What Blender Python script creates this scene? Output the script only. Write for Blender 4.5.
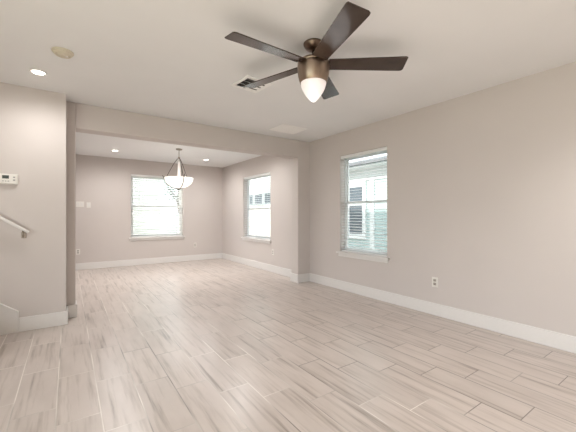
import bpy, bmesh, math, random
from mathutils import Vector, Matrix

# ------------------------------------------------------------------ clear
for o in list(bpy.data.objects):
    bpy.data.objects.remove(o, do_unlink=True)
S = bpy.context.scene
C = S.collection
random.seed(7)
PI = math.pi

# ------------------------------------------------------------------ camera
F_PX = 315.245
cam_d = bpy.data.cameras.new('camera')
cam = bpy.data.objects.new('camera', cam_d); C.objects.link(cam)
cam_d.sensor_fit = 'HORIZONTAL'; cam_d.sensor_width = 36.0
cam_d.lens = F_PX / 576.0 * 36.0
cam_d.shift_y = -(216.0 - 215.38) / 576.0
cam_d.clip_start = 0.02; cam_d.clip_end = 200
cam.location = (0, 0, 1.1538)
cam.rotation_euler = (PI / 2, 0, -0.6083)
S.camera = cam

# ------------------------------------------------------------------ sky, exposure
w = bpy.data.worlds.new('sky'); S.world = w
w.use_nodes = True
bgn = w.node_tree.nodes['Background']
bgn.inputs[0].default_value = (0.87, 0.945, 1.0, 1)
bgn.inputs[1].default_value = 2.4
S.view_settings.view_transform = 'Standard'
S.view_settings.look = 'None'
S.view_settings.gamma = 1.0
S.view_settings.use_curve_mapping = False
S.view_settings.exposure = 1.12

sun_d = bpy.data.lights.new('sun', 'SUN'); sun_d.energy = 5.0; sun_d.angle = math.radians(3); sun_d.color = (1.0, 0.95, 0.88)
sun = bpy.data.objects.new('sun', sun_d); C.objects.link(sun)
SUN_EL, SUN_AZ = math.radians(25), math.radians(15)               # from the left of the house
sun.rotation_euler = Vector((math.cos(SUN_EL) * math.cos(SUN_AZ), -math.cos(SUN_EL) * math.sin(SUN_AZ), -math.sin(SUN_EL))).to_track_quat('-Z', 'Y').to_euler()

FAN_W, PEND_W, CAN_W, CAN_NEAR_W, CAN_BACK_W = 13.0, 20.0, 29.0, 15.0, 34.0
WARM = (1.0, 0.985, 0.975)

# ------------------------------------------------------------------ dimensions
H = 2.44
XR = 3.479      # living room right wall
XD = 3.41       # dining right wall
YL = 4.086      # stair wall
YB = 4.331      # beam / dining opening face
YBK = 4.53      # back of the beam
YD = 7.994      # dining back wall
XSL = 0.066     # left edge of the opening
XSR = 3.225     # right edge of the opening
HB = 2.147      # underside of the beam
BBH = 0.142

# ------------------------------------------------------------------ materials
def newmat(name):
    m = bpy.data.materials.new(name); m.use_nodes = True
    nt = m.node_tree
    return m, nt, nt.nodes['Principled BSDF']

def mat(name, col, rough=0.5, metal=0.0, var=0.03, scale=30.0, bump=0.0, bscale=200.0, coat=0.0,
        emit=None, estr=0.0, stretch=None):
    m, nt, b = newmat(name)
    N, L = nt.nodes, nt.links
    b.inputs['Roughness'].default_value = rough
    b.inputs['Metallic'].default_value = metal
    b.inputs['Coat Weight'].default_value = coat
    tc = N.new('ShaderNodeTexCoord'); mp = N.new('ShaderNodeMapping')
    if stretch: mp.inputs['Scale'].default_value = stretch
    L.new(tc.outputs['Object'], mp.inputs['Vector'])
    nz = N.new('ShaderNodeTexNoise'); nz.inputs['Scale'].default_value = scale
    nz.inputs['Detail'].default_value = 3
    L.new(mp.outputs[0], nz.inputs['Vector'])
    r = N.new('ShaderNodeValToRGB')
    r.color_ramp.elements[0].position = 0.3; r.color_ramp.elements[1].position = 0.7
    r.color_ramp.elements[0].color = tuple(c * (1 - var) for c in col) + (1,)
    r.color_ramp.elements[1].color = tuple(min(1, c * (1 + var)) for c in col) + (1,)
    L.new(nz.outputs['Fac'], r.inputs['Fac']); L.new(r.outputs[0], b.inputs['Base Color'])
    if bump:
        n2 = N.new('ShaderNodeTexNoise'); n2.inputs['Scale'].default_value = bscale
        L.new(tc.outputs['Object'], n2.inputs['Vector'])
        bp = N.new('ShaderNodeBump'); bp.inputs['Strength'].default_value = bump
        bp.inputs['Distance'].default_value = 0.002
        L.new(n2.outputs['Fac'], bp.inputs['Height']); L.new(bp.outputs[0], b.inputs['Normal'])
    if emit:
        b.inputs['Emission Color'].default_value = tuple(emit) + (1,)
        b.inputs['Emission Strength'].default_value = estr
    return m

def floor_mat():
    m, nt, b = newmat('wood_look_plank_tile')
    N, L = nt.nodes, nt.links
    def M(op, a, c=None, d=None):
        n = N.new('ShaderNodeMath'); n.operation = op
        for i, v in enumerate((a, c, d)):
            if v is None: continue
            if isinstance(v, (int, float)): n.inputs[i].default_value = v
            else: L.new(v, n.inputs[i])
        return n.outputs[0]
    W, LN = 0.2146, 0.6140
    tc = N.new('ShaderNodeTexCoord'); sx = N.new('ShaderNodeSeparateXYZ')
    L.new(tc.outputs['Object'], sx.inputs[0])
    x, y = sx.outputs[0], sx.outputs[1]
    u = M('DIVIDE', M('SUBTRACT', x, -0.058), W)
    col = M('FLOOR', u); fu = M('SUBTRACT', u, col)
    v = M('DIVIDE', M('ADD', M('SUBTRACT', y, 2.141), M('MULTIPLY', col, LN / 3)), LN)
    row = M('FLOOR', v); fv = M('SUBTRACT', v, row)
    def edge(f, size, g):      # 1 within g of either edge
        d = M('MULTIPLY', M('MINIMUM', f, M('SUBTRACT', 1.0, f)), size)
        n = N.new('ShaderNodeMapRange'); n.interpolation_type = 'SMOOTHSTEP'
        L.new(d, n.inputs['Value']); n.inputs['From Min'].default_value = g * 0.6
        n.inputs['From Max'].default_value = g * 1.3
        n.inputs['To Min'].default_value = 1; n.inputs['To Max'].default_value = 0
        return n.outputs[0]
    ge = M('MAXIMUM', edge(fu, W, 0.0034), edge(fv, LN, 0.0030))
    cb = N.new('ShaderNodeCombineXYZ'); L.new(col, cb.inputs[0]); L.new(row, cb.inputs[1])
    wn = N.new('ShaderNodeTexWhiteNoise'); wn.noise_dimensions = '3D'; L.new(cb.outputs[0], wn.inputs['Vector'])
    rnd = wn.outputs['Value']
    # grain coordinates, each plank its own piece of grain
    g = N.new('ShaderNodeCombineXYZ')
    L.new(M('ADD', x, M('MULTIPLY', rnd, 37.0)), g.inputs[0])
    L.new(M('ADD', M('MULTIPLY', y, 0.055), M('MULTIPLY', rnd, 11.0)), g.inputs[1])
    L.new(M('MULTIPLY', rnd, 5.0), g.inputs[2])
    n1 = N.new('ShaderNodeTexNoise'); n1.inputs['Scale'].default_value = 27; n1.inputs['Detail'].default_value = 6
    n1.inputs['Roughness'].default_value = 0.55; L.new(g.outputs[0], n1.inputs['Vector'])
    g2 = N.new('ShaderNodeCombineXYZ')
    L.new(M('ADD', x, M('MULTIPLY', rnd, 17.0)), g2.inputs[0])
    L.new(M('ADD', M('MULTIPLY', y, 0.30), M('MULTIPLY', rnd, 23.0)), g2.inputs[1])
    n2 = N.new('ShaderNodeTexNoise'); n2.inputs['Scale'].default_value = 9; n2.inputs['Detail'].default_value = 4
    L.new(g2.outputs[0], n2.inputs['Vector'])
    r1 = N.new('ShaderNodeValToRGB'); e = r1.color_ramp.elements
    e[0].position = 0.27; e[0].color = (0.29, 0.242, 0.210, 1)
    e[1].position = 0.50; e[1].color = (0.565, 0.495, 0.452, 1)
    k = e.new(0.39); k.color = (0.475, 0.410, 0.368, 1)
    L.new(n1.outputs['Fac'], r1.inputs['Fac'])
    r2 = N.new('ShaderNodeValToRGB'); e = r2.color_ramp.elements
    e[0].position = 0.30; e[0].color = (0.93, 0.92, 0.91, 1)
    e[1].position = 0.62; e[1].color = (1.04, 1.04, 1.04, 1)
    L.new(n2.outputs['Fac'], r2.inputs['Fac'])
    mx = N.new('ShaderNodeMix'); mx.data_type = 'RGBA'; mx.blend_type = 'MULTIPLY'; mx.inputs[0].default_value = 1
    L.new(r1.outputs[0], mx.inputs[6]); L.new(r2.outputs[0], mx.inputs[7])
    # plank to plank tone
    hv = N.new('ShaderNodeHueSaturation')
    L.new(M('ADD', 0.96, M('MULTIPLY', rnd, 0.08)), hv.inputs['Value']); L.new(mx.outputs[2], hv.inputs['Color'])
    # grout: pale in places, dark in others
    ng = N.new('ShaderNodeTexNoise'); ng.inputs['Scale'].default_value = 1.3
    L.new(tc.outputs['Object'], ng.inputs['Vector'])
    rg = N.new('ShaderNodeValToRGB'); e = rg.color_ramp.elements
    e[0].position = 0.40; e[0].color = (0.22, 0.185, 0.16, 1); e[1].position = 0.60; e[1].color = (0.78, 0.72, 0.66, 1)
    L.new(M('ADD', ng.outputs['Fac'], M('MULTIPLY', M('SUBTRACT', 0.75, x), 0.08)), rg.inputs['Fac'])
    mg = N.new('ShaderNodeMix'); mg.data_type = 'RGBA'
    L.new(ge, mg.inputs[0]); L.new(hv.outputs[0], mg.inputs[6]); L.new(rg.outputs[0], mg.inputs[7])
    L.new(mg.outputs[2], b.inputs['Base Color'])
    L.new(M('ADD', 0.29, M('MULTIPLY', rnd, 0.04)), b.inputs['Roughness'])
    b.inputs['Specular IOR Level'].default_value = 0.8
    bp = N.new('ShaderNodeBump'); bp.inputs['Strength'].default_value = 0.35; bp.inputs['Distance'].default_value = 0.002
    L.new(M('SUBTRACT', 1.0, ge), bp.inputs['Height'])
    L.new(bp.outputs[0], b.inputs['Normal'])
    return m

def siding_mat(name, col, pitch=0.13):
    m, nt, b = newmat(name)
    N, L = nt.nodes, nt.links
    tc = N.new('ShaderNodeTexCoord'); sx = N.new('ShaderNodeSeparateXYZ'); L.new(tc.outputs['Object'], sx.inputs[0])
    a = N.new('ShaderNodeMath'); a.operation = 'DIVIDE'; a.inputs[1].default_value = pitch; L.new(sx.outputs[2], a.inputs[0])
    f = N.new('ShaderNodeMath'); f.operation = 'FRACT'; L.new(a.outputs[0], f.inputs[0])
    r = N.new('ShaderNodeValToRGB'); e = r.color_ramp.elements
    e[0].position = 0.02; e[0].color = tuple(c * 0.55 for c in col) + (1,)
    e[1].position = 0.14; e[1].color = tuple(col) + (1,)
    L.new(f.outputs[0], r.inputs['Fac']); L.new(r.outputs[0], b.inputs['Base Color'])
    bp = N.new('ShaderNodeBump'); bp.inputs['Strength'].default_value = 0.6; bp.inputs['Distance'].default_value = 0.01
    bp.invert = True
    L.new(f.outputs[0], bp.inputs['Height']); L.new(bp.outputs[0], b.inputs['Normal'])
    b.inputs['Roughness'].default_value = 0.7
    return m

def glass_mat():
    m, nt, b = newmat('window_glass')
    N, L = nt.nodes, nt.links
    N.remove(b)
    t = N.new('ShaderNodeBsdfTransparent'); t.inputs[0].default_value = (0.80, 0.82, 0.82, 1)
    g = N.new('ShaderNodeBsdfGlossy'); g.inputs['Roughness'].default_value = 0.02
    lw = N.new('ShaderNodeLayerWeight'); lw.inputs['Blend'].default_value = 0.5
    pw = N.new('ShaderNodeMath'); pw.operation = 'POWER'; pw.inputs[1].default_value = 5.0
    L.new(lw.outputs['Facing'], pw.inputs[0])
    fr = N.new('ShaderNodeMath'); fr.operation = 'MULTIPLY_ADD'; fr.inputs[1].default_value = 0.85; fr.inputs[2].default_value = 0.03
    L.new(pw.outputs[0], fr.inputs[0])
    mx = N.new('ShaderNodeMixShader')
    L.new(fr.outputs[0], mx.inputs[0]); L.new(t.outputs[0], mx.inputs[1]); L.new(g.outputs[0], mx.inputs[2])
    L.new(mx.outputs[0], N['Material Output'].inputs['Surface'])
    return m

def lamp_glass(name, col, estr, ecol):
    m = mat(name, col, rough=0.35, var=0.01, emit=ecol, estr=estr)
    return m

def leaf_mat(name, c):
    m = mat(name, c, rough=0.6, var=0.35, scale=3.0)
    return m

WALL = mat('greige_wall_paint', (0.625, 0.572, 0.540), 0.75, var=0.012, scale=2.0, bump=0.10, bscale=160)
CEIL = mat('ceiling_paint', (0.83, 0.83, 0.825), 0.85, var=0.012, scale=2.0, bump=0.12, bscale=140)
TRIM = mat('white_trim_paint', (0.77, 0.745, 0.72), 0.35, var=0.01)
FLOOR = floor_mat()
BLIND = mat('white_blind', (0.84, 0.84, 0.83), 0.45, var=0.01)
VINYL = mat('white_vinyl', (0.80, 0.81, 0.80), 0.4, var=0.01)
CORD = mat('pale_cord', (0.60, 0.61, 0.60), 0.7, var=0.02)
GLASS = glass_mat()
PLASTIC = mat('white_plastic', (0.80, 0.77, 0.72), 0.35, var=0.01)
CREAM = mat('cream_plastic', (0.66, 0.60, 0.48), 0.5, var=0.03)
DARK = mat('dark_slot', (0.03, 0.028, 0.026), 0.7, var=0.05)
SCREEN = mat('grey_display', (0.07, 0.08, 0.075), 0.2, var=0.02)
GREY = mat('grey_button', (0.35, 0.34, 0.33), 0.5, var=0.02)
BRONZE = mat('brushed_bronze', (0.34, 0.26, 0.20), 0.33, metal=1.0, var=0.10, scale=40, stretch=(1, 1, 0.05))
BRONZE_D = mat('dark_bronze', (0.20, 0.145, 0.110), 0.32, metal=1.0, var=0.06)
BLADE = mat('walnut_blade', (0.048, 0.031, 0.023), 0.15, var=0.15, scale=12, coat=0.0)
PEND_METAL = mat('aged_bronze_strap', (0.10, 0.082, 0.068), 0.4, metal=0.8, var=0.05)
NICKEL = mat('brushed_nickel', (0.36, 0.32, 0.28), 0.32, metal=1.0, var=0.05)
SHADE = lamp_glass('frosted_shade_glass', (0.85, 0.80, 0.78), 0.14, (1.0, 0.93, 0.90))
BOWL = lamp_glass('lit_bowl_glass', (0.9, 0.88, 0.84), 0.42, (1.0, 0.95, 0.87))
BULB = mat('lamp_diffuser', (0.9, 0.9, 0.88), 0.5, var=0.0, emit=(1.0, 0.95, 0.86), estr=6.0)
VENTW = mat('white_metal', (0.92, 0.91, 0.89), 0.4, var=0.01)
WOOD = mat('stair_wood', (0.30, 0.17, 0.09), 0.4, var=0.2, scale=14, stretch=(0.1, 1, 1))
TEAL = siding_mat('pale_teal_siding', (0.42, 0.52, 0.505))
WHITESIDE2 = siding_mat('bright_white_siding', (0.78, 0.78, 0.76))
WHITESIDE = siding_mat('white_siding', (0.66, 0.65, 0.61))
EXT_TRIM = mat('white_exterior_trim', (0.74, 0.75, 0.74), 0.5, var=0.01)
EXT_GLASS = mat('dark_exterior_pane', (0.10, 0.12, 0.14), 0.12, var=0.05)
GUTTER = mat('dark_gutter', (0.12, 0.12, 0.13), 0.5, var=0.05)
ROOF = mat('grey_shingles', (0.42, 0.44, 0.48), 0.9, var=0.2, scale=12)
FENCE = mat('weathered_fence_wood', (0.56, 0.49, 0.45), 0.8, var=0.12, scale=8, stretch=(1, 1, 0.1))
CONCRETE = mat('pale_concrete', (0.62, 0.59, 0.55), 0.9, var=0.08, scale=5)
GROUND = mat('dry_grass', (0.30, 0.32, 0.20), 0.95, var=0.3, scale=6)
BARK = mat('bark', (0.16, 0.12, 0.09), 0.9, var=0.3)
LEAF = leaf_mat('leaf_green', (0.13, 0.20, 0.12))

# ------------------------------------------------------------------ mesh helpers
def box(bm, x0, x1, y0, y1, z0, z1, bev=0.0, T=None):
    tmp = bmesh.new()
    bmesh.ops.create_cube(tmp, size=1.0)
    for v in tmp.verts:
        v.co = Vector((x0 + (v.co.x + .5) * (x1 - x0), y0 + (v.co.y + .5) * (y1 - y0), z0 + (v.co.z + .5) * (z1 - z0)))
    if bev:
        bmesh.ops.bevel(tmp, geom=list(tmp.edges), offset=bev, segments=2, affect='EDGES', profile=0.6)
    merge(bm, tmp, T)

def merge(bm, tmp, T=None):
    if T is not None:
        for v in tmp.verts: v.co = T @ v.co
    me = bpy.data.meshes.new('tmp'); tmp.to_mesh(me); tmp.free()
    bm.from_mesh(me); bpy.data.meshes.remove(me)

def lathe(bm, prof, seg=40, center=(0, 0, 0), T=None, smooth=True):
    tmp = bmesh.new(); rings = []
    for r, z in prof:
        if r < 1e-6: rings.append([tmp.verts.new((0, 0, z))])
        else: rings.append([tmp.verts.new((r * math.cos(2 * PI * i / seg), r * math.sin(2 * PI * i / seg), z)) for i in range(seg)])
    for a, b in zip(rings, rings[1:]):
        for i in range(seg):
            j = (i + 1) % seg
            if len(a) == 1 and len(b) == 1: continue
            if len(a) == 1: f = tmp.faces.new((a[0], b[i], b[j]))
            elif len(b) == 1: f = tmp.faces.new((a[i], a[j], b[0]))
            else: f = tmp.faces.new((a[i], a[j], b[j], b[i]))
            f.smooth = smooth
    bmesh.ops.recalc_face_normals(tmp, faces=list(tmp.faces))
    for v in tmp.verts: v.co += Vector(center)
    merge(bm, tmp, T)

def tube(bm, pts, r, seg=10, T=None):
    tmp = bmesh.new(); pts = [Vector(p) for p in pts]; rings = []
    prev = None
    for i, p in enumerate(pts):
        t = (pts[min(i + 1, len(pts) - 1)] - pts[max(i - 1, 0)]).normalized()
        if prev is None:
            n = t.orthogonal().normalized()
        else:
            n = (prev - t * prev.dot(t)).normalized()
        prev = n; b = t.cross(n)
        rr = r[i] if isinstance(r, (list, tuple)) else r
        rings.append([tmp.verts.new(p + (n * math.cos(2 * PI * k / seg) + b * math.sin(2 * PI * k / seg)) * rr) for k in range(seg)])
    for a, b in zip(rings, rings[1:]):
        for k in range(seg):
            tmp.faces.new((a[k], a[(k + 1) % seg], b[(k + 1) % seg], b[k])).smooth = True
    tmp.faces.new(rings[0][::-1]); tmp.faces.new(rings[-1])
    bmesh.ops.recalc_face_normals(tmp, faces=list(tmp.faces))
    merge(bm, tmp, T)

def prism(bm, pts, thick_vec):
    """extrude a planar polygon (3-D points) along a vector"""
    tmp = bmesh.new()
    a = [tmp.verts.new(p) for p in pts]
    b = [tmp.verts.new(Vector(p) + Vector(thick_vec)) for p in pts]
    tmp.faces.new(a[::-1]); tmp.faces.new(b)
    n = len(a)
    for i in range(n): tmp.faces.new((a[i], a[(i + 1) % n], b[(i + 1) % n], b[i]))
    bmesh.ops.recalc_face_normals(tmp, faces=list(tmp.faces))
    merge(bm, tmp)

def obj(name, bm, m, parent=None, bevel=0.0, label=None, loc=None):
    me = bpy.data.meshes.new(name)
    if loc is not None:
        for v in bm.verts: v.co -= Vector(loc)
    bm.to_mesh(me); bm.free(); me.materials.append(m)
    o = bpy.data.objects.new(name, me); C.objects.link(o)
    if loc is not None: o.location = loc
    if parent is not None: o.parent = parent
    if bevel:
        md = o.modifiers.new('bevel', 'BEVEL'); md.width = bevel; md.segments = 2; md.limit_method = 'ANGLE'
    if label: o['label'] = label
    return o

def part(name, m, parent, fill, bevel=0.0, label=None):
    bm = bmesh.new(); fill(bm)
    return obj(name, bm, m, parent, bevel, label)

def struct(name, m=None, fill=None, bevel=0.0):
    if fill is None:
        o = bpy.data.objects.new(name, None); C.objects.link(o)
    else:
        bm = bmesh.new(); fill(bm); o = obj(name, bm, m, None, bevel)
    o['kind'] = 'structure'
    return o

def thing(name, label, cat, loc=(0, 0, 0), rz=0.0, group=None):
    o = bpy.data.objects.new(name, None); C.objects.link(o)
    o.empty_display_size = 0.1
    o.location = loc; o.rotation_euler = (0, 0, rz)
    o['label'] = label; o['category'] = cat
    if group: o['group'] = group
    return o

def copy_tree(o, parent=None):
    c = o.copy(); C.objects.link(c)
    if parent is not None: c.parent = parent
    for ch in list(o.children): copy_tree(ch, c)
    return c

def lamp(name, kind, loc, watts, parent=None, radius=0.05, col=WARM, spot=None):
    l = bpy.data.lights.new(name, kind); l.energy = watts; l.color = col; l.shadow_soft_size = radius
    if spot: l.spot_size = spot; l.spot_blend = 0.9
    o = bpy.data.objects.new(name, l); C.objects.link(o); o.location = loc
    if parent is not None: o.parent = parent
    return o

# ------------------------------------------------------------------ room shell
XW0, YW0 = -2.4, -2.2           # unseen left and front limits
TH = 0.15
# windows: (along0, along1, z0, z1)
W1 = (2.690, 3.575, 0.592, 2.078)
W2 = (5.53, 6.755, 0.640, 2.055)
W3 = (1.177, 2.357, 0.640, 2.105)

struct('floor', FLOOR, lambda bm: box(bm, XW0 - TH, XR + TH, YW0 - TH, YD + TH, -0.12, 0))
struct('ceiling', CEIL, lambda bm: box(bm, XW0 - TH, XR + TH, YW0 - TH, YD + TH, H, H + 0.14))

def wall_x(bm, x0, x1, y0, y1, holes):     # wall in a plane of constant X with holes (y0,y1,z0,z1)
    cur = y0
    for (a, b, c, d) in sorted(holes):
        box(bm, x0, x1, cur, a, 0, H); box(bm, x0, x1, a, b, 0, c); box(bm, x0, x1, a, b, d, H); cur = b
    box(bm, x0, x1, cur, y1, 0, H)
def wall_y(bm, y0, y1, x0, x1, holes):
    cur = x0
    for (a, b, c, d) in sorted(holes):
        box(bm, cur, a, y0, y1, 0, H); box(bm, a, b, y0, y1, 0, c) if c > 0 else None
        box(bm, a, b, y0, y1, d, H); cur = b
    box(bm, cur, x1, y0, y1, 0, H)

struct('wall_right', WALL, lambda bm: wall_x(bm, XR, XR + TH, YW0 - TH, YB + 0.01, [W1]))
struct('wall_dining_right', WALL, lambda bm: wall_x(bm, XD, XD + TH, YBK - 0.01, YD + TH, [W2]))
struct('wall_back', WALL, lambda bm: wall_y(bm, YD, YD + TH, XSL - 0.30, XD, [W3]))
struct('wall_dining_left', WALL, lambda bm: box(bm, -0.13, 0.0, YBK, YD, 0, H))
struct('wall_left', WALL, lambda bm: box(bm, XW0, -0.021, YL, YB + 0.02, 0, H))
def divider(bm):
    box(bm, -0.15, XSL, YB, YBK, 0, H)
    box(bm, XSR, XR + TH, YB, YBK, 0, H)
    box(bm, XSL, XSR, YB, YBK, HB, H)
struct('wall_opening', WALL, divider, bevel=0.008)
# walls behind the camera, with an unseen stairwell opening added to let daylight in
struct('wall_front', WALL, lambda bm: wall_y(bm, YW0 - TH, YW0, XW0 - TH, XR, []))
struct('wall_stairwell', WALL, lambda bm: wall_x(bm, XW0 - TH, XW0, YW0, YL + 0.4, [(-2.0, 1.7, 0.05, 2.3)]))

def bb(name, fills):
    def f(bm):
        for a in fills: box(bm, *a)
    o = struct(name, TRIM, f, bevel=0.005)
    return o
T_ = 0.016
bb('baseboard_right', [(XR - T_, XR, YW0, YB, 0, BBH)])
bb('baseboard_opening', [(XSR - T_, XR - T_, YB - T_, YB, 0, BBH), (XSR - T_, XSR, YB, YBK + T_, 0, BBH),
                         (XSR, XD, YBK, YBK + T_, 0, BBH)])
bb('baseboard_dining_right', [(XD - T_, XD, YBK + T_, YD, 0, BBH)])
bb('baseboard_back', [(0.0, XD - T_, YD - T_, YD, 0, BBH)])
bb('baseboard_left', [(-0.403, -0.021 + T_, YL - T_, YL, 0, BBH), (-0.021, -0.021 + T_, YL, YB - T_, 0, BBH)])
bb('baseboard_stub', [(-0.021 + T_, XSL + T_, YB - T_, YB, 0, BBH), (XSL, XSL + T_, YB, YBK, 0, BBH)])
bb('baseboard_dining_left', [(0.0, T_, YBK, YD - T_, 0, BBH)])

# stair skirt board on the left wall
SL = 0.74
def skirt(bm):
    x0, x1 = -0.403, XW0 + 0.02
    zt = 0.2075; n = (x0 - x1)
    prism(bm, [(x0, YL, 0), (x0, YL, zt), (x1, YL, zt + n * SL), (x1, YL, n * SL - 0.1), (x0 - 0.135, YL, 0)], (0, -0.018, 0))
struct('trim_1', TRIM, skirt, bevel=0.003)
def skirt_cap(bm):
    x0, x1 = -0.403, XW0 + 0.02; zt = 0.2075; n = (x0 - x1); c = 0.016
    prism(bm, [(x0, YL - .017, zt - c), (x0, YL - .017, zt), (x1, YL - .017, zt + n * SL), (x1, YL - .017, zt + n * SL - c)], (0, -0.010, 0))
    box(bm, x0 - c * .7, x0, YL - 0.027, YL - .017, 0, zt - c * .5)
struct('trim_2', TRIM, skirt_cap, bevel=0.002)
def stairs(bm):
    x = -0.60; k = 0
    while x > XW0 + 0.3 and k < 8:
        box(bm, XW0 + 0.01, x, 3.15, YL - 0.02, k * 0.185, (k + 1) * 0.185 - 0.03)
        box(bm, XW0 + 0.01, x + 0.02, 3.14, YL - 0.02, (k + 1) * 0.185 - 0.03, (k + 1) * 0.185)
        x -= 0.25; k += 1
struct('staircase', WOOD, stairs)

# ------------------------------------------------------------------ windows and blinds
def frame_of(axis, base):
    """maps (a along the wall, d outward from the room face, z) to world axes"""
    if axis == 'X': return lambda a, d, z: (base + d, a, z)
    return lambda a, d, z: (a, base + d, z)

def wbox(bm, P, a0, a1, d0, d1, z0, z1, bev=0.0):
    p, q = P(a0, d0, z0), P(a1, d1, z1)
    box(bm, min(p[0], q[0]), max(p[0], q[0]), min(p[1], q[1]), max(p[1], q[1]), min(p[2], q[2]), max(p[2], q[2]), bev)

def ring(bm, P, a0, a1, d0, d1, z0, z1, t, tb=None):
    tb = tb or t
    wbox(bm, P, a0, a0 + t, d0, d1, z0, z1); wbox(bm, P, a1 - t, a1, d0, d1, z0, z1)
    wbox(bm, P, a0 + t, a1 - t, d0, d1, z0, z0 + tb); wbox(bm, P, a0 + t, a1 - t, d0, d1, z1 - t, z1)

def make_window(n, axis, base, dims, rail_z):
    a0, a1, z0, z1 = dims; P = frame_of(axis, base)
    r = struct('window_%d' % n)
    r.location = P((a0 + a1) / 2, 0, 0)
    loc = Vector(r.location)
    def pt(name, m, fill, bevel=0.0):
        bm = bmesh.new(); fill(bm)
        for v in bm.verts: v.co -= loc
        return obj(name, bm, m, r, bevel)
    pt('window_frame', VINYL, lambda bm: ring(bm, P, a0, a1, 0.100, TH - 0.005, z0, z1, 0.028), 0.003)
    pt('lower_sash', VINYL, lambda bm: ring(bm, P, a0 + .028, a1 - .028, 0.102, 0.120, z0 + .028, rail_z + 0.022, 0.035), 0.003)
    pt('upper_sash', VINYL, lambda bm: ring(bm, P, a0 + .028, a1 - .028, 0.122, 0.142, rail_z - 0.018, z1 - .028, 0.032), 0.003)
    pt('glass_pane', GLASS, lambda bm: wbox(bm, P, a0 + .06, a1 - .06, 0.110, 0.113, z0 + .06, rail_z - .01))
    pt('glass_pane', GLASS, lambda bm: wbox(bm, P, a0 + .055, a1 - .055, 0.131, 0.134, rail_z + .01, z1 - .055))
    def sill(bm):
        wbox(bm, P, a0 - 0.045, a1 + 0.045, -0.045, -0.0005, z0 - 0.024, z0)
        wbox(bm, P, a0 + .001, a1 - .001, -0.0005, 0.100, z0 - 0.004, z0 + 0.004)
    pt('window_sill', TRIM, sill, 0.006)
    pt('apron', TRIM, lambda bm: wbox(bm, P, a0 - 0.02, a1 + 0.02, -0.016, -0.0005, z0 - 0.072, z0 - 0.024), 0.004)
    return r

def make_blind(axis, base, dims, label, tilt, wand=None, d=0.048, pitch=0.0425):
    a0, a1, z0, z1 = dims; P = frame_of(axis, base)
    loc = Vector(P((a0 + a1) / 2, d, z0 + 0.005))
    r = thing('window_blind', label, 'blind', loc)
    def pt(name, m, fill, bevel=0.0, lab=None):
        bm = bmesh.new(); fill(bm)
        for v in bm.verts: v.co -= loc
        return obj(name, bm, m, r, bevel, lab)
    g = 0.008
    pt('headrail', BLIND, lambda bm: wbox(bm, P, a0 + g, a1 - g, d - 0.022, d + 0.025, z1 - 0.045, z1 - .002), 0.002)
    pt('valance', BLIND, lambda bm: wbox(bm, P, a0 + .002, a1 - .002, d - 0.038, d - 0.024, z1 - 0.048, z1 - .002), 0.004)
    def slats(bm):
        z = z1 - 0.080
        w_ = 0.049; t = 0.0028
        while z > z0 + 0.045:
            tmp = bmesh.new()
            # shallow curved slat: five points across
            prof = []
            for i in range(5):
                s = (i / 4 - .5) * w_
                crown = 0.0022 * (1 - (2 * i / 4 - 1) ** 2)
                prof.append((d + s * math.cos(tilt) - crown * math.sin(tilt), z + s * math.sin(tilt) + crown * math.cos(tilt)))
            top = [[tmp.verts.new(P(a, pd, pz + t / 2)) for pd, pz in prof] for a in (a0 + g, a1 - g)]
            bot = [[tmp.verts.new(P(a, pd, pz - t / 2)) for pd, pz in prof] for a in (a0 + g, a1 - g)]
            for i in range(4):
                tmp.faces.new((top[0][i], top[0][i + 1], top[1][i + 1], top[1][i]))
                tmp.faces.new((bot[0][i + 1], bot[0][i], bot[1][i], bot[1][i + 1]))
            for k in (0, 4): tmp.faces.new((top[0][k], top[1][k], bot[1][k], bot[0][k]))
            for k in (0, 1):
                tmp.faces.new([top[k][i] for i in range(5)] + [bot[k][i] for i in range(4, -1, -1)])
            bmesh.ops.recalc_face_normals(tmp, faces=list(tmp.faces))
            merge(bm, tmp); z -= pitch
    pt('slats', BLIND, slats)
    pt('bottom_rail', BLIND, lambda bm: wbox(bm, P, a0 + g, a1 - g, d - 0.026, d + 0.026, z0 + 0.006, z0 + 0.026), 0.004)
    for k in (0.13, 0.5, 0.87):
        a = a0 + (a1 - a0) * k
        def cord(bm, a=a):
            for dd in (-0.027, 0.027):
                tube(bm, [P(a, d + dd, z0 + 0.02), P(a, d + dd, z1 - 0.03)], 0.0011, 6)
        pt('ladder_cord', CORD, cord)
    if wand:
        pt('tilt_wand', CORD, lambda bm: tube(bm, [P(wand, d - 0.042, z1 - 0.07), P(wand, d - 0.044, z1 - 0.62)], 0.0045, 8))
    return r

make_window(1, 'X', XR, W1, 1.35)
make_window(2, 'X', XD, W2, 1.30)
make_window(3, 'Y', YD, W3, 1.36)
make_blind('X', XR, W1, 'white open slat blind in the living room window, teal siding behind it', math.radians(5))
make_blind('X', XD, W2, 'white slat blind in the dining room side window with wooden fence behind it', math.radians(5))
make_blind('Y', YD, W3, 'white slat blind on the dining room back wall, behind the hanging bowl light', math.radians(22), wand=W3[0] + 0.17)

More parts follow.
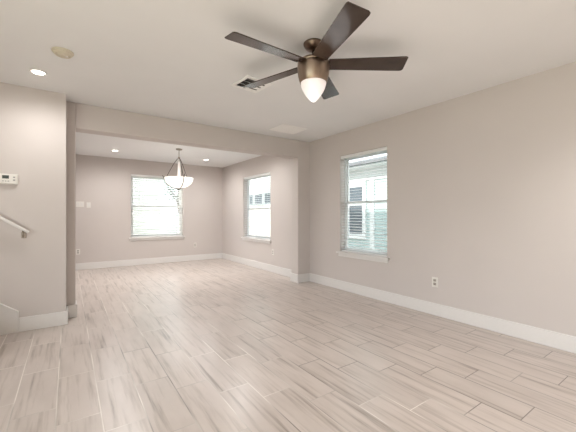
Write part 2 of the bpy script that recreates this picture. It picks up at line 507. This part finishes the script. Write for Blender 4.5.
# ------------------------------------------------------------------ ceiling fan
FX, FY = 1.505, 1.828
fan = thing('ceiling_fan', 'bronze ceiling fan with five dark brown blades and frosted pointed light', 'ceiling fan', (FX, FY, H))
part('canopy', BRONZE_D, fan, lambda bm: lathe(bm, [(0, 0), (0.074, 0), (0.075, -0.008), (0.070, -0.022), (0.056, -0.040), (0.034, -0.052), (0.018, -0.056), (0, -0.056)]))
part('downrod', BRONZE_D, fan, lambda bm: lathe(bm, [(0, -0.05), (0.0125, -0.05), (0.0125, -0.125), (0, -0.125)], 20))
def motor(bm):
    lathe(bm, [(0, -0.108), (0.028, -0.108), (0.034, -0.113), (0.070, -0.118), (0.100, -0.128), (0.114, -0.142), (0.118, -0.150),
               (0.118, -0.153), (0.1155, -0.155), (0.1155, -0.158), (0.119, -0.160), (0.1195, -0.185), (0.118, -0.215), (0.114, -0.245),
               (0.108, -0.272), (0.101, -0.294), (0.098, -0.298), (0.094, -0.296), (0, -0.29)], 56)
part('motor_housing', BRONZE, fan, motor)
part('light_shade', SHADE, fan, lambda bm: lathe(bm, [(0, -0.285), (0.090, -0.285), (0.0955, -0.296), (0.094, -0.312), (0.086, -0.338), (0.073, -0.364),
     (0.056, -0.390), (0.037, -0.414), (0.020, -0.430), (0.008, -0.437), (0, -0.438)], 48), label='frosted white pointed glass shade')
for k in range(5):
    ang = math.radians(-36 + 72 * k)
    T = Matrix.Translation((0, 0, -0.158)) @ Matrix.Rotation(ang, 4, 'Z') @ Matrix.Rotation(math.radians(-12), 4, 'X')
    def blade(bm, T=T):
        r0, r1 = 0.112, 0.680
        out = []
        for y, x in ((-0.058, r0), (-0.062, 0.25), (-0.075, 0.58), (-0.078, r1 - 0.012), (-0.070, r1 + 0.002),
                     (0.058, r1 + 0.004), (0.073, r1 - 0.004), (0.077, r1 - 0.022), (0.075, 0.58), (0.062, 0.25), (0.058, r0)):
            out.append((x, y, -0.003))
        tmp = bmesh.new(); 
        a = [tmp.verts.new(p) for p in out]; b = [tmp.verts.new((p[0], p[1], 0.004)) for p in out]
        tmp.faces.new(a[::-1]); tmp.faces.new(b); n = len(a)
        for i in range(n): tmp.faces.new((a[i], a[(i + 1) % n], b[(i + 1) % n], b[i]))
        bmesh.ops.recalc_face_normals(tmp, faces=list(tmp.faces)); merge(bm, tmp, T)
    part('blade', BLADE, fan, blade, bevel=0.0015, label='dark brown fan blade')
    def iron(bm, T=T):
        box(bm, 0.085, 0.175, -0.020, 0.020, 0.004, 0.010, 0.002, T)
        for yy in (-0.010, 0.010): lathe(bm, [(0, 0.012), (0.005, 0.012), (0.006, 0.009)], 12, (0.16, yy, 0), T)
    part('blade_bracket', BRONZE_D, fan, iron)
lamp('fan_light', 'SPOT', (0, 0, -0.46), FAN_W, fan, 0.15, spot=math.radians(130))
lamp('fan_glow', 'POINT', (0, 0, -0.50), FAN_W * 0.05, fan, 0.15)

# ------------------------------------------------------------------ pendant light in the dining area
PX, PY = 1.758, 6.219
pend = thing('pendant_light', 'lit white glass bowl pendant hung from the dining ceiling by three dark metal arms', 'pendant light', (PX, PY, H))
part('canopy', NICKEL, pend, lambda bm: lathe(bm, [(0, 0), (0.060, 0), (0.060, -0.012), (0.045, -0.024), (0.012, -0.030), (0, -0.030)], 32))
def stem(bm):
    tube(bm, [(0, 0, -0.02), (0, 0, -0.165)], 0.007, 12)
    lathe(bm, [(0, -0.150), (0.014, -0.152), (0.022, -0.165), (0.020, -0.182), (0.008, -0.192), (0, -0.193)], 20)
part('stem', NICKEL, pend, stem)
ZR, ZB, RB = -0.560, -0.762, 0.265
part('glass_bowl', BOWL, pend, lambda bm: lathe(bm, [(RB, ZR)] + [(RB * math.cos(t), ZR + (ZB - ZR) * math.sin(t)) for t in [i * PI / 2 / 10 for i in range(1, 10)]] +
     [(0, ZB)] + [((RB - .006) * math.cos(t), ZR + (ZB + .006 - ZR) * math.sin(t)) for t in [i * PI / 2 / 10 for i in range(9, 0, -1)]] + [(RB - .006, ZR), (RB, ZR)], 48),
     label='glowing white glass bowl')
part('centre_tube', SHADE, pend, lambda bm: lathe(bm, [(0, -0.25), (0.020, -0.25), (0.026, -0.40), (0.030, -0.58), (0, -0.58)], 20), label='pale pink centre tube')
cam_dir = math.atan2(-PY, -PX)
for k in range(3):
    ang = cam_dir + math.radians(18) + k * 2 * PI / 3
    c, s = math.cos(ang), math.sin(ang)
    def arm(bm, c=c, s=s):
        tube(bm, [(c * 0.015, s * 0.015, -0.172), (c * 0.10, s * 0.10, -0.29), (c * (RB - .02), s * (RB - .02), ZR + 0.0)], 0.0055, 10)
        pts = [(RB + 0.045, ZR + 0.045), (RB + 0.022, ZR + 0.012)] + [((RB + .008) * math.cos(t), ZR + (ZB - .010 - ZR) * math.sin(t)) for t in [i * PI / 2 / 10 for i in range(1, 11)]]
        tube(bm, [(c * r, s * r, z) for r, z in pts], 0.0065, 10)
        tube(bm, [(c * (RB - .03), s * (RB - .03), ZR + 0.004), (c * (RB + .03), s * (RB + .03), ZR + .020)], 0.005, 8)
    part('arm', PEND_METAL, pend, arm)
part('finial', PEND_METAL, pend, lambda bm: lathe(bm, [(0, ZB - 0.002), (0.022, ZB - 0.004), (0.024, ZB - .014), (0.010, ZB - 0.026), (0.006, ZB - 0.036), (0, ZB - 0.038)], 20))
lamp('pendant_bulb', 'SPOT', (0.0, 0.0, -0.82), PEND_W, pend, 0.22, spot=math.radians(176))

# ------------------------------------------------------------------ recessed lights
can = thing('recessed_light', 'lit round recessed light in the ceiling above the stair wall thermostat', 'recessed light', (-0.222, 3.60, H), 0, 'recessed ceiling lights')
part('trim_ring', VENTW, can, lambda bm: lathe(bm, [(0.048, -0.001), (0.066, -0.001), (0.067, -0.005), (0.062, -0.008), (0.050, -0.007), (0.046, -0.003), (0.048, -0.001)], 40))
part('lens', BULB, can, lambda bm: lathe(bm, [(0, -0.003), (0.048, -0.003), (0.045, -0.006), (0, -0.007)], 40), label='glowing round lens')
cans = [can]
for (x, y, lab) in ((0.757, 7.09, 'lit round recessed light in the dining ceiling, left of the hanging bowl light'),
                    (2.612, 7.07, 'lit round recessed light in the dining ceiling, right of the hanging bowl light'),
                    (0.757, 5.32, 'added unseen round recessed light in the dining ceiling just behind the beam, on the left'),  # this pair is added out of sight to brighten the dining area
                    (2.612, 5.32, 'added unseen round recessed light in the dining ceiling just behind the beam, on the right')):
    c = copy_tree(can); c.location = (x, y, H); c['label'] = lab; cans.append(c)
for (x, y, lab) in ((2.60, 0.25, 'added unseen round recessed light in the living room ceiling beside the viewer, near the right wall'),  # three unseen lights added to brighten the living room
                    (-0.6, -0.9, 'added unseen round recessed light in the living room ceiling behind the viewer, on the left'),
                    (1.0, -1.3, 'added unseen round recessed light in the living room ceiling behind the viewer, in the middle')):
    c = copy_tree(can); c.location = (x, y, H); c['label'] = lab; cans.append(c)
for i, c in enumerate(cans):
    lamp('can_lamp', 'SPOT', (0, 0, -0.03), CAN_NEAR_W if i == 0 else (CAN_W if i < 5 else CAN_BACK_W), c, 0.10,
         spot=math.radians(177 if i < 5 else 130))

# ------------------------------------------------------------------ smoke detector, vents
sd = thing('smoke_detector', 'round cream smoke detector on the living room ceiling beside the recessed light', 'smoke detector', (-0.036, 3.04, H))
sd.scale = (0.9, 0.9, 0.9)
part('base', CREAM, sd, lambda bm: lathe(bm, [(0, 0), (0.080, 0), (0.081, -0.010), (0.074, -0.013), (0, -0.013)], 40))
part('cover', CREAM, sd, lambda bm: lathe(bm, [(0.068, -0.012), (0.070, -0.024), (0.060, -0.034), (0.050, -0.035), (0.049, -0.030), (0.044, -0.030), (0.043, -0.038), (0.020, -0.041), (0, -0.041)], 40))
part('test_button', PLASTIC, sd, lambda bm: lathe(bm, [(0.010, -0.039), (0.010, -0.044), (0, -0.045)], 16, (0.028, -0.01, 0)))

VX, VY = 1.475, 2.742
v1 = thing('ceiling_vent', 'square white ceiling vent with dark slots behind the left fan blades', 'vent', (VX, VY, H), math.radians(6))
HX, HY = 0.150, 0.145
def vframe(bm, hx=HX, hy=HY, t=0.034, z=-0.009):
    box(bm, -hx, hx, -hy, -hy + t, z, 0, .002); box(bm, -hx, hx, hy - t, hy, z, 0, .002)
    box(bm, -hx, -hx + t, -hy + t, hy - t, z, 0, .002); box(bm, hx - t, hx, -hy + t, hy - t, z, 0, .002)
part('vent_frame', VENTW, v1, lambda bm: (vframe(bm), box(bm, -0.014, 0.014, -HY + .026, HY - .026, -0.009, -0.001)))
part('duct_shade_plate', DARK, v1, lambda bm: box(bm, -HX + .028, HX - .028, -HY + .028, HY - .028, -0.0015, -0.0004))  # flat dark plate, its colour stands for the shade inside the duct
for sx_ in (-1, 1):
    def vanes(bm, sx_=sx_):
        x0, x1 = (0.014, HX - .034) if sx_ > 0 else (-HX + .034, -0.014)
        for i in range(4):
            y = -HY + 0.042 + i * (2 * HY - 0.084) / 3
            T = Matrix.Translation((0, y, -0.007)) @ Matrix.Rotation(math.radians(-30 * sx_), 4, 'X')
            box(bm, x0, x1, -0.013, 0.013, -0.001, 0.001, 0, T)
    part('vane', VENTW, v1, vanes)

v2 = thing('return_grille', 'rectangular white return air grille in the ceiling near the beam, right of the fan', 'vent', (2.69, 3.85, H))
part('grille_frame', VENTW, v2, lambda bm: vframe(bm, 0.225, 0.185, 0.028, -0.008))
part('duct_shade_plate', DARK, v2, lambda bm: box(bm, -0.20, 0.20, -0.16, 0.16, -0.0012, -0.0004))  # dark sheet painted in place of the unlit hollow behind the louvres
def louvres(bm):
    n = 20
    for i in range(n):
        x = -0.19 + 0.38 * i / (n - 1)
        T = Matrix.Translation((x, 0, -0.0075)) @ Matrix.Rotation(math.radians(30), 4, 'Y')
        box(bm, -0.0115, 0.0115, -0.158, 0.158, -0.0007, 0.0007, 0, T)
part('louvres', VENTW, v2, louvres)

# ------------------------------------------------------------------ thermostat and handrail
th = thing('thermostat', 'white rectangular thermostat with small dark display on the stair wall', 'thermostat', (-0.478, YL, 1.508))
part('body', PLASTIC, th, lambda bm: (box(bm, -0.071, 0.071, -0.006, 0, -0.050, 0.050, .002), box(bm, -0.068, 0.068, -0.028, -0.005, -0.046, 0.046, 0.006)))
part('display', SCREEN, th, lambda bm: box(bm, -0.046, 0.004, -0.0295, -0.027, 0.002, 0.034, .001), label='dark display')
for i in range(2):
    part('button', GREY, th, lambda bm, i=i: box(bm, 0.034, 0.050, -0.031, -0.027, 0.012 - i * 0.028, 0.024 - i * 0.028, .001))
for i in range(3):
    part('button', GREY, th, lambda bm, i=i: box(bm, -0.046 + i * .020, -0.034 + i * 0.020, -0.030, -0.027, -0.026, -0.018, .001))

YR = YL - 0.062
hr = thing('handrail', 'white wooden stair handrail sloping down the left wall', 'handrail', (-0.325, YL, 0.985))
def rail(bm):
    d = Vector((-1, 0, 0.70)).normalized(); n = Vector((0.70, 0, 1)).normalized()
    e = Vector((0.0, YR - YL, 0.0)); L_ = 2.4
    prof = [(-0.019, -0.010), (0.019, -0.010), (0.021, 0.002), (0.018, 0.012), (0.010, 0.016), (-0.010, 0.016), (-0.018, 0.012), (-0.021, 0.002)]
    tmp = bmesh.new()
    rings = [[tmp.verts.new(e + d * s + Vector((0, p[0], 0)) + n * p[1]) for p in prof] for s in (0.0, L_)]
    k = len(prof)
    for i in range(k): tmp.faces.new((rings[0][i], rings[0][(i + 1) % k], rings[1][(i + 1) % k], rings[1][i])).smooth = False
    tmp.faces.new(rings[0]); tmp.faces.new(rings[1])
    bmesh.ops.recalc_face_normals(tmp, faces=list(tmp.faces)); merge(bm, tmp)
part('rail', TRIM, hr, rail, bevel=0.003)
for s in (0.05, 0.32, 1.4):
    def brk(bm, s=s):
        d = Vector((-1, 0, 0.70)).normalized() * s
        box(bm, d.x - 0.022, d.x + 0.022, -0.007, 0, d.z - 0.088, d.z - 0.026, 0.003)
        tube(bm, [(d.x, -0.004, d.z - 0.075), (d.x, -0.040, d.z - 0.072), (d.x, YR - YL, d.z - 0.055), (d.x, YR - YL, d.z - 0.008)], 0.0085, 10)
    part('bracket', NICKEL, hr, brk)

# ------------------------------------------------------------------ outlets and switches
def outlet_proto():
    o = thing('wall_outlet', 'white duplex outlet on the living room right wall above the baseboard', 'outlet', (XR, 2.020, 0.383), -PI / 2, 'wall outlets')
    part('plate', PLASTIC, o, lambda bm: box(bm, -0.036, 0.036, -0.006, 0, -0.058, 0.058, 0.003))
    for zz in (0.021, -0.021):
        rc = part('receptacle', mat_rec, o, lambda bm, zz=zz: box(bm, -0.017, 0.017, -0.0085, -0.005, zz - 0.014, zz + 0.014, 0.003))
        part('slot', DARK, rc, lambda bm, zz=zz: (box(bm, -0.008, -0.006, -0.0092, -0.008, zz - 0.004, zz + 0.006), box(bm, 0.006, 0.008, -0.0092, -0.008, zz - 0.004, zz + 0.005),
                                                 lathe(bm, [(0, 0), (0.0025, 0), (0.0025, 0.0012), (0, 0.0012)], 10, (0, 0, 0), Matrix.Translation((0, -0.0081, zz - 0.0085)) @ Matrix.Rotation(PI / 2, 4, 'X'))))
    part('screw', GREY, o, lambda bm: lathe(bm, [(0, 0), (0.003, 0), (0.002, 0.0012), (0, 0.0014)], 12, (0, 0, 0), Matrix.Translation((0, -0.006, 0)) @ Matrix.Rotation(PI / 2, 4, 'X')))
    return o
mat_rec = mat('outlet_face', (0.42, 0.38, 0.34), 0.4, var=0.01)
out = outlet_proto()
for loc, rz, lab in (((XD, 5.43, 0.405), -PI / 2, 'white duplex outlet on the dining side wall under the window near the opening'),
                     ((2.660, YD, 0.395), 0, 'white duplex outlet on the dining back wall right of the back window'),
                     ((0.165, YD, 0.385), 0, 'white duplex outlet on the dining back wall below the light switches')):
    c = copy_tree(out); c.location = loc; c.rotation_euler = (0, 0, rz); c['label'] = lab

s2 = thing('light_switch', 'white double light switch plate on dining back wall, nearest the left of the opening', 'light switch', (0.200, YD, 1.390))
part('plate', PLASTIC, s2, lambda bm: box(bm, -0.072, 0.072, -0.006, 0, -0.058, 0.058, 0.003))
for xx in (-0.030, 0.030):
    part('rocker', TRIM, s2, lambda bm, xx=xx: box(bm, xx - 0.017, xx + 0.017, -0.011, -0.005, -0.034, 0.034, 0.002))
s1 = thing('light_switch', 'white single light switch plate on dining back wall, right of the double one', 'light switch', (0.355, YD, 1.376))
part('plate', PLASTIC, s1, lambda bm: box(bm, -0.037, 0.037, -0.006, 0, -0.058, 0.058, 0.003))
part('rocker', TRIM, s1, lambda bm: box(bm, -0.017, 0.017, -0.011, -0.005, -0.034, 0.034, 0.002))

# ------------------------------------------------------------------ outside
GZ = -0.25
struct('added_bounce_patio', CONCRETE, lambda bm: box(bm, -6, 6, -9, YW0 - TH, GZ, -0.05))  # unseen slab added to bounce daylight indoors
struct('added_bounce_path', CONCRETE, lambda bm: box(bm, XR + TH, 6.29, -2, 16, GZ, GZ + 0.04))  # pale strip added to throw daylight up through the window onto the ceiling
struct('ground', GROUND, lambda bm: box(bm, -30, 40, -30, 50, GZ - 0.2, GZ))

def hpart(name, m, parent, fill, bevel=0.0, label=None):
    bm = bmesh.new(); fill(bm)
    for v in bm.verts: v.co -= Vector(parent.location)
    return obj(name, bm, m, parent, bevel, label)

NX = 6.3
nh = thing('house', 'pale teal neighbouring house with white trimmed window, seen through the living room window blind', 'house', (NX + 2, 4.8, GZ))
hpart('wall', TEAL, nh, lambda bm: box(bm, NX, NX + 5, 0.0, 7.2, GZ, 2.36))
hpart('corner_board', EXT_TRIM, nh, lambda bm: box(bm, NX - 0.03, NX + 0.10, 7.12, 7.24, GZ, 2.36))
hpart('trim_board', EXT_TRIM, nh, lambda bm: box(bm, NX - 0.03, NX + 0.02, 5.25, 5.377, GZ, 2.04))
hpart('frieze_board', EXT_TRIM, nh, lambda bm: box(bm, NX - 0.035, NX + 0.02, 0.0, 7.2, 2.05, 2.36))
hpart('window_trim', EXT_TRIM, nh, lambda bm: ring(bm, frame_of('X', NX), 5.51, 6.23, -0.04, 0.03, 0.53, 2.04, 0.10))
hpart('window_sash', EXT_TRIM, nh, lambda bm: (ring(bm, frame_of('X', NX), 5.61, 6.13, -0.02, 0.03, 0.63, 1.46, 0.03), ring(bm, frame_of('X', NX), 5.61, 6.13, -0.01, 0.03, 1.42, 1.94, 0.03)))
hpart('window_pane', EXT_GLASS, nh, lambda bm: box(bm, NX - 0.003, NX + 0.01, 5.63, 6.11, 0.65, 1.92))
hpart('soffit', EXT_TRIM, nh, lambda bm: box(bm, NX - 0.50, NX + 0.1, -0.4, 7.6, 2.36, 2.40))
hpart('gutter', GUTTER, nh, lambda bm: box(bm, NX - 0.60, NX - 0.50, -0.4, 7.6, 2.36, 2.45), 0.02)
hpart('roof', ROOF, nh, lambda bm: prism(bm, [(NX - 0.55, -0.4, 2.41), (NX + 2.5, -0.4, 3.8), (NX + 5.6, -0.4, 2.41)], (0, 8.0, 0)))

fx = 5.35
fe = thing('fence', 'weathered board fence seen through the dining side window', 'fence', (fx, 10.5, GZ))
def boards(bm):
    y = 7.5
    while y < 14.5:
        box(bm, fx - .01 + random.uniform(-.004, .004), fx + 0.01, y, y + 0.132, GZ, 1.48 + random.uniform(-.01, .01)); y += 0.142
hpart('boards', FENCE, fe, boards)
for zz in (0.1, 1.2):
    hpart('rail', FENCE, fe, lambda bm, zz=zz: box(bm, fx + 0.0101, fx + 0.05, 7.5, 14.5, zz, zz + 0.09))

h2 = thing('house', 'white neighbouring house with dark windows above the fence, seen through the dining side window', 'house', (10.5, 16.0, GZ))
hpart('wall', WHITESIDE2, h2, lambda bm: box(bm, 8.6, 13, 11.5, 21, GZ, 4.4))
for a, b, c, d in ((13.5, 14.5, 1.78, 2.30), (14.75, 15.55, 1.78, 2.30), (15.8, 17.0, 1.78, 2.30), (16.2, 16.8, 2.95, 3.15)):
    f = hpart('window_trim', EXT_TRIM, h2, lambda bm: ring(bm, frame_of('X', 8.6), a - .07, b + .07, -0.04, 0.02, c - .07, d + .07, 0.07))
    bm = bmesh.new(); box(bm, 8.585, 8.61, a, b, c, d)
    for v in bm.verts: v.co -= Vector(h2.location)
    obj('window_pane', bm, EXT_GLASS, f)
hpart('roof', ROOF, h2, lambda bm: prism(bm, [(8.2, 11.2, 4.4), (10.8, 11.2, 5.6), (13.4, 11.2, 4.4)], (0, 10, 0)))

wf = thing('fence', 'low white fence under the tree, seen through the dining back window', 'fence', (5.2, 15.2, GZ))
def wboards(bm):
    x = 2.9
    while x < 5.2:
        box(bm, x, x + 0.135, 15.2, 15.22, GZ, 1.28); x += 0.142
hpart('boards', EXT_TRIM, wf, wboards)
hpart('rail', EXT_TRIM, wf, lambda bm: box(bm, 2.9, 5.3, 15.22, 15.26, 1.0, 1.09))

h3 = thing('house', 'white sided house filling most of the dining back window', 'house', (1.1, 14, GZ))
hpart('wall', WHITESIDE, h3, lambda bm: box(bm, -0.5, 2.72, 11.6, 17, GZ, 4.6))
hpart('corner_board', EXT_TRIM, h3, lambda bm: box(bm, 2.62, 2.75, 11.57, 11.7, GZ, 4.6))
hpart('roof', ROOF, h3, lambda bm: prism(bm, [(-0.9, 11.2, 4.6), (-0.9, 17.4, 4.6), (-0.9, 14.3, 6.3)], (4.0, 0, 0)))

tr = thing('tree', 'leafy green tree beyond the right side of the dining back window', 'tree', (5.0, 17.5, GZ))
def trunk(bm):
    tube(bm, [(5.0, 17.5, GZ), (5.05, 17.5, 0.8), (4.95, 17.55, 1.8), (5.0, 17.5, 3.2)], [0.16, 0.13, 0.11, 0.05], 10)
    for k in range(6):
        a = k * 1.05; z = 1.2 + 0.25 * k
        tube(bm, [(5, 17.5, z), (5 + math.cos(a) * .5, 17.5 + math.sin(a) * .5, z + .5), (5 + math.cos(a) * .9, 17.5 + math.sin(a) * .9, z + .8)], [.06, .04, .015], 7)
hpart('trunk', BARK, tr, trunk)
def leaves(bm):
    rr = random.Random(3)
    cl = [(rr.uniform(-1.1, 1.1), rr.uniform(-1.1, 1.1), rr.uniform(1.3, 4.0), rr.uniform(.3, .6)) for _ in range(26)]
    for _ in range(3600):
        cx, cy, cz, r = rr.choice(cl)
        d = Vector((rr.gauss(0, 1), rr.gauss(0, 1), rr.gauss(0, 1))).normalized() * r * rr.random() ** .4
        p = Vector((5 + cx, 17.5 + cy, cz)) + d
        t = Vector((rr.gauss(0, 1), rr.gauss(0, 1), rr.gauss(0, 1))).normalized(); n = t.orthogonal().normalized()
        s = rr.uniform(.05, .09)
        vs = [bm.verts.new(p + q) for q in (t * s, n * s * .45, -t * s, -n * s * .45)]
        bm.faces.new(vs)
hpart('foliage', LEAF, tr, leaves)
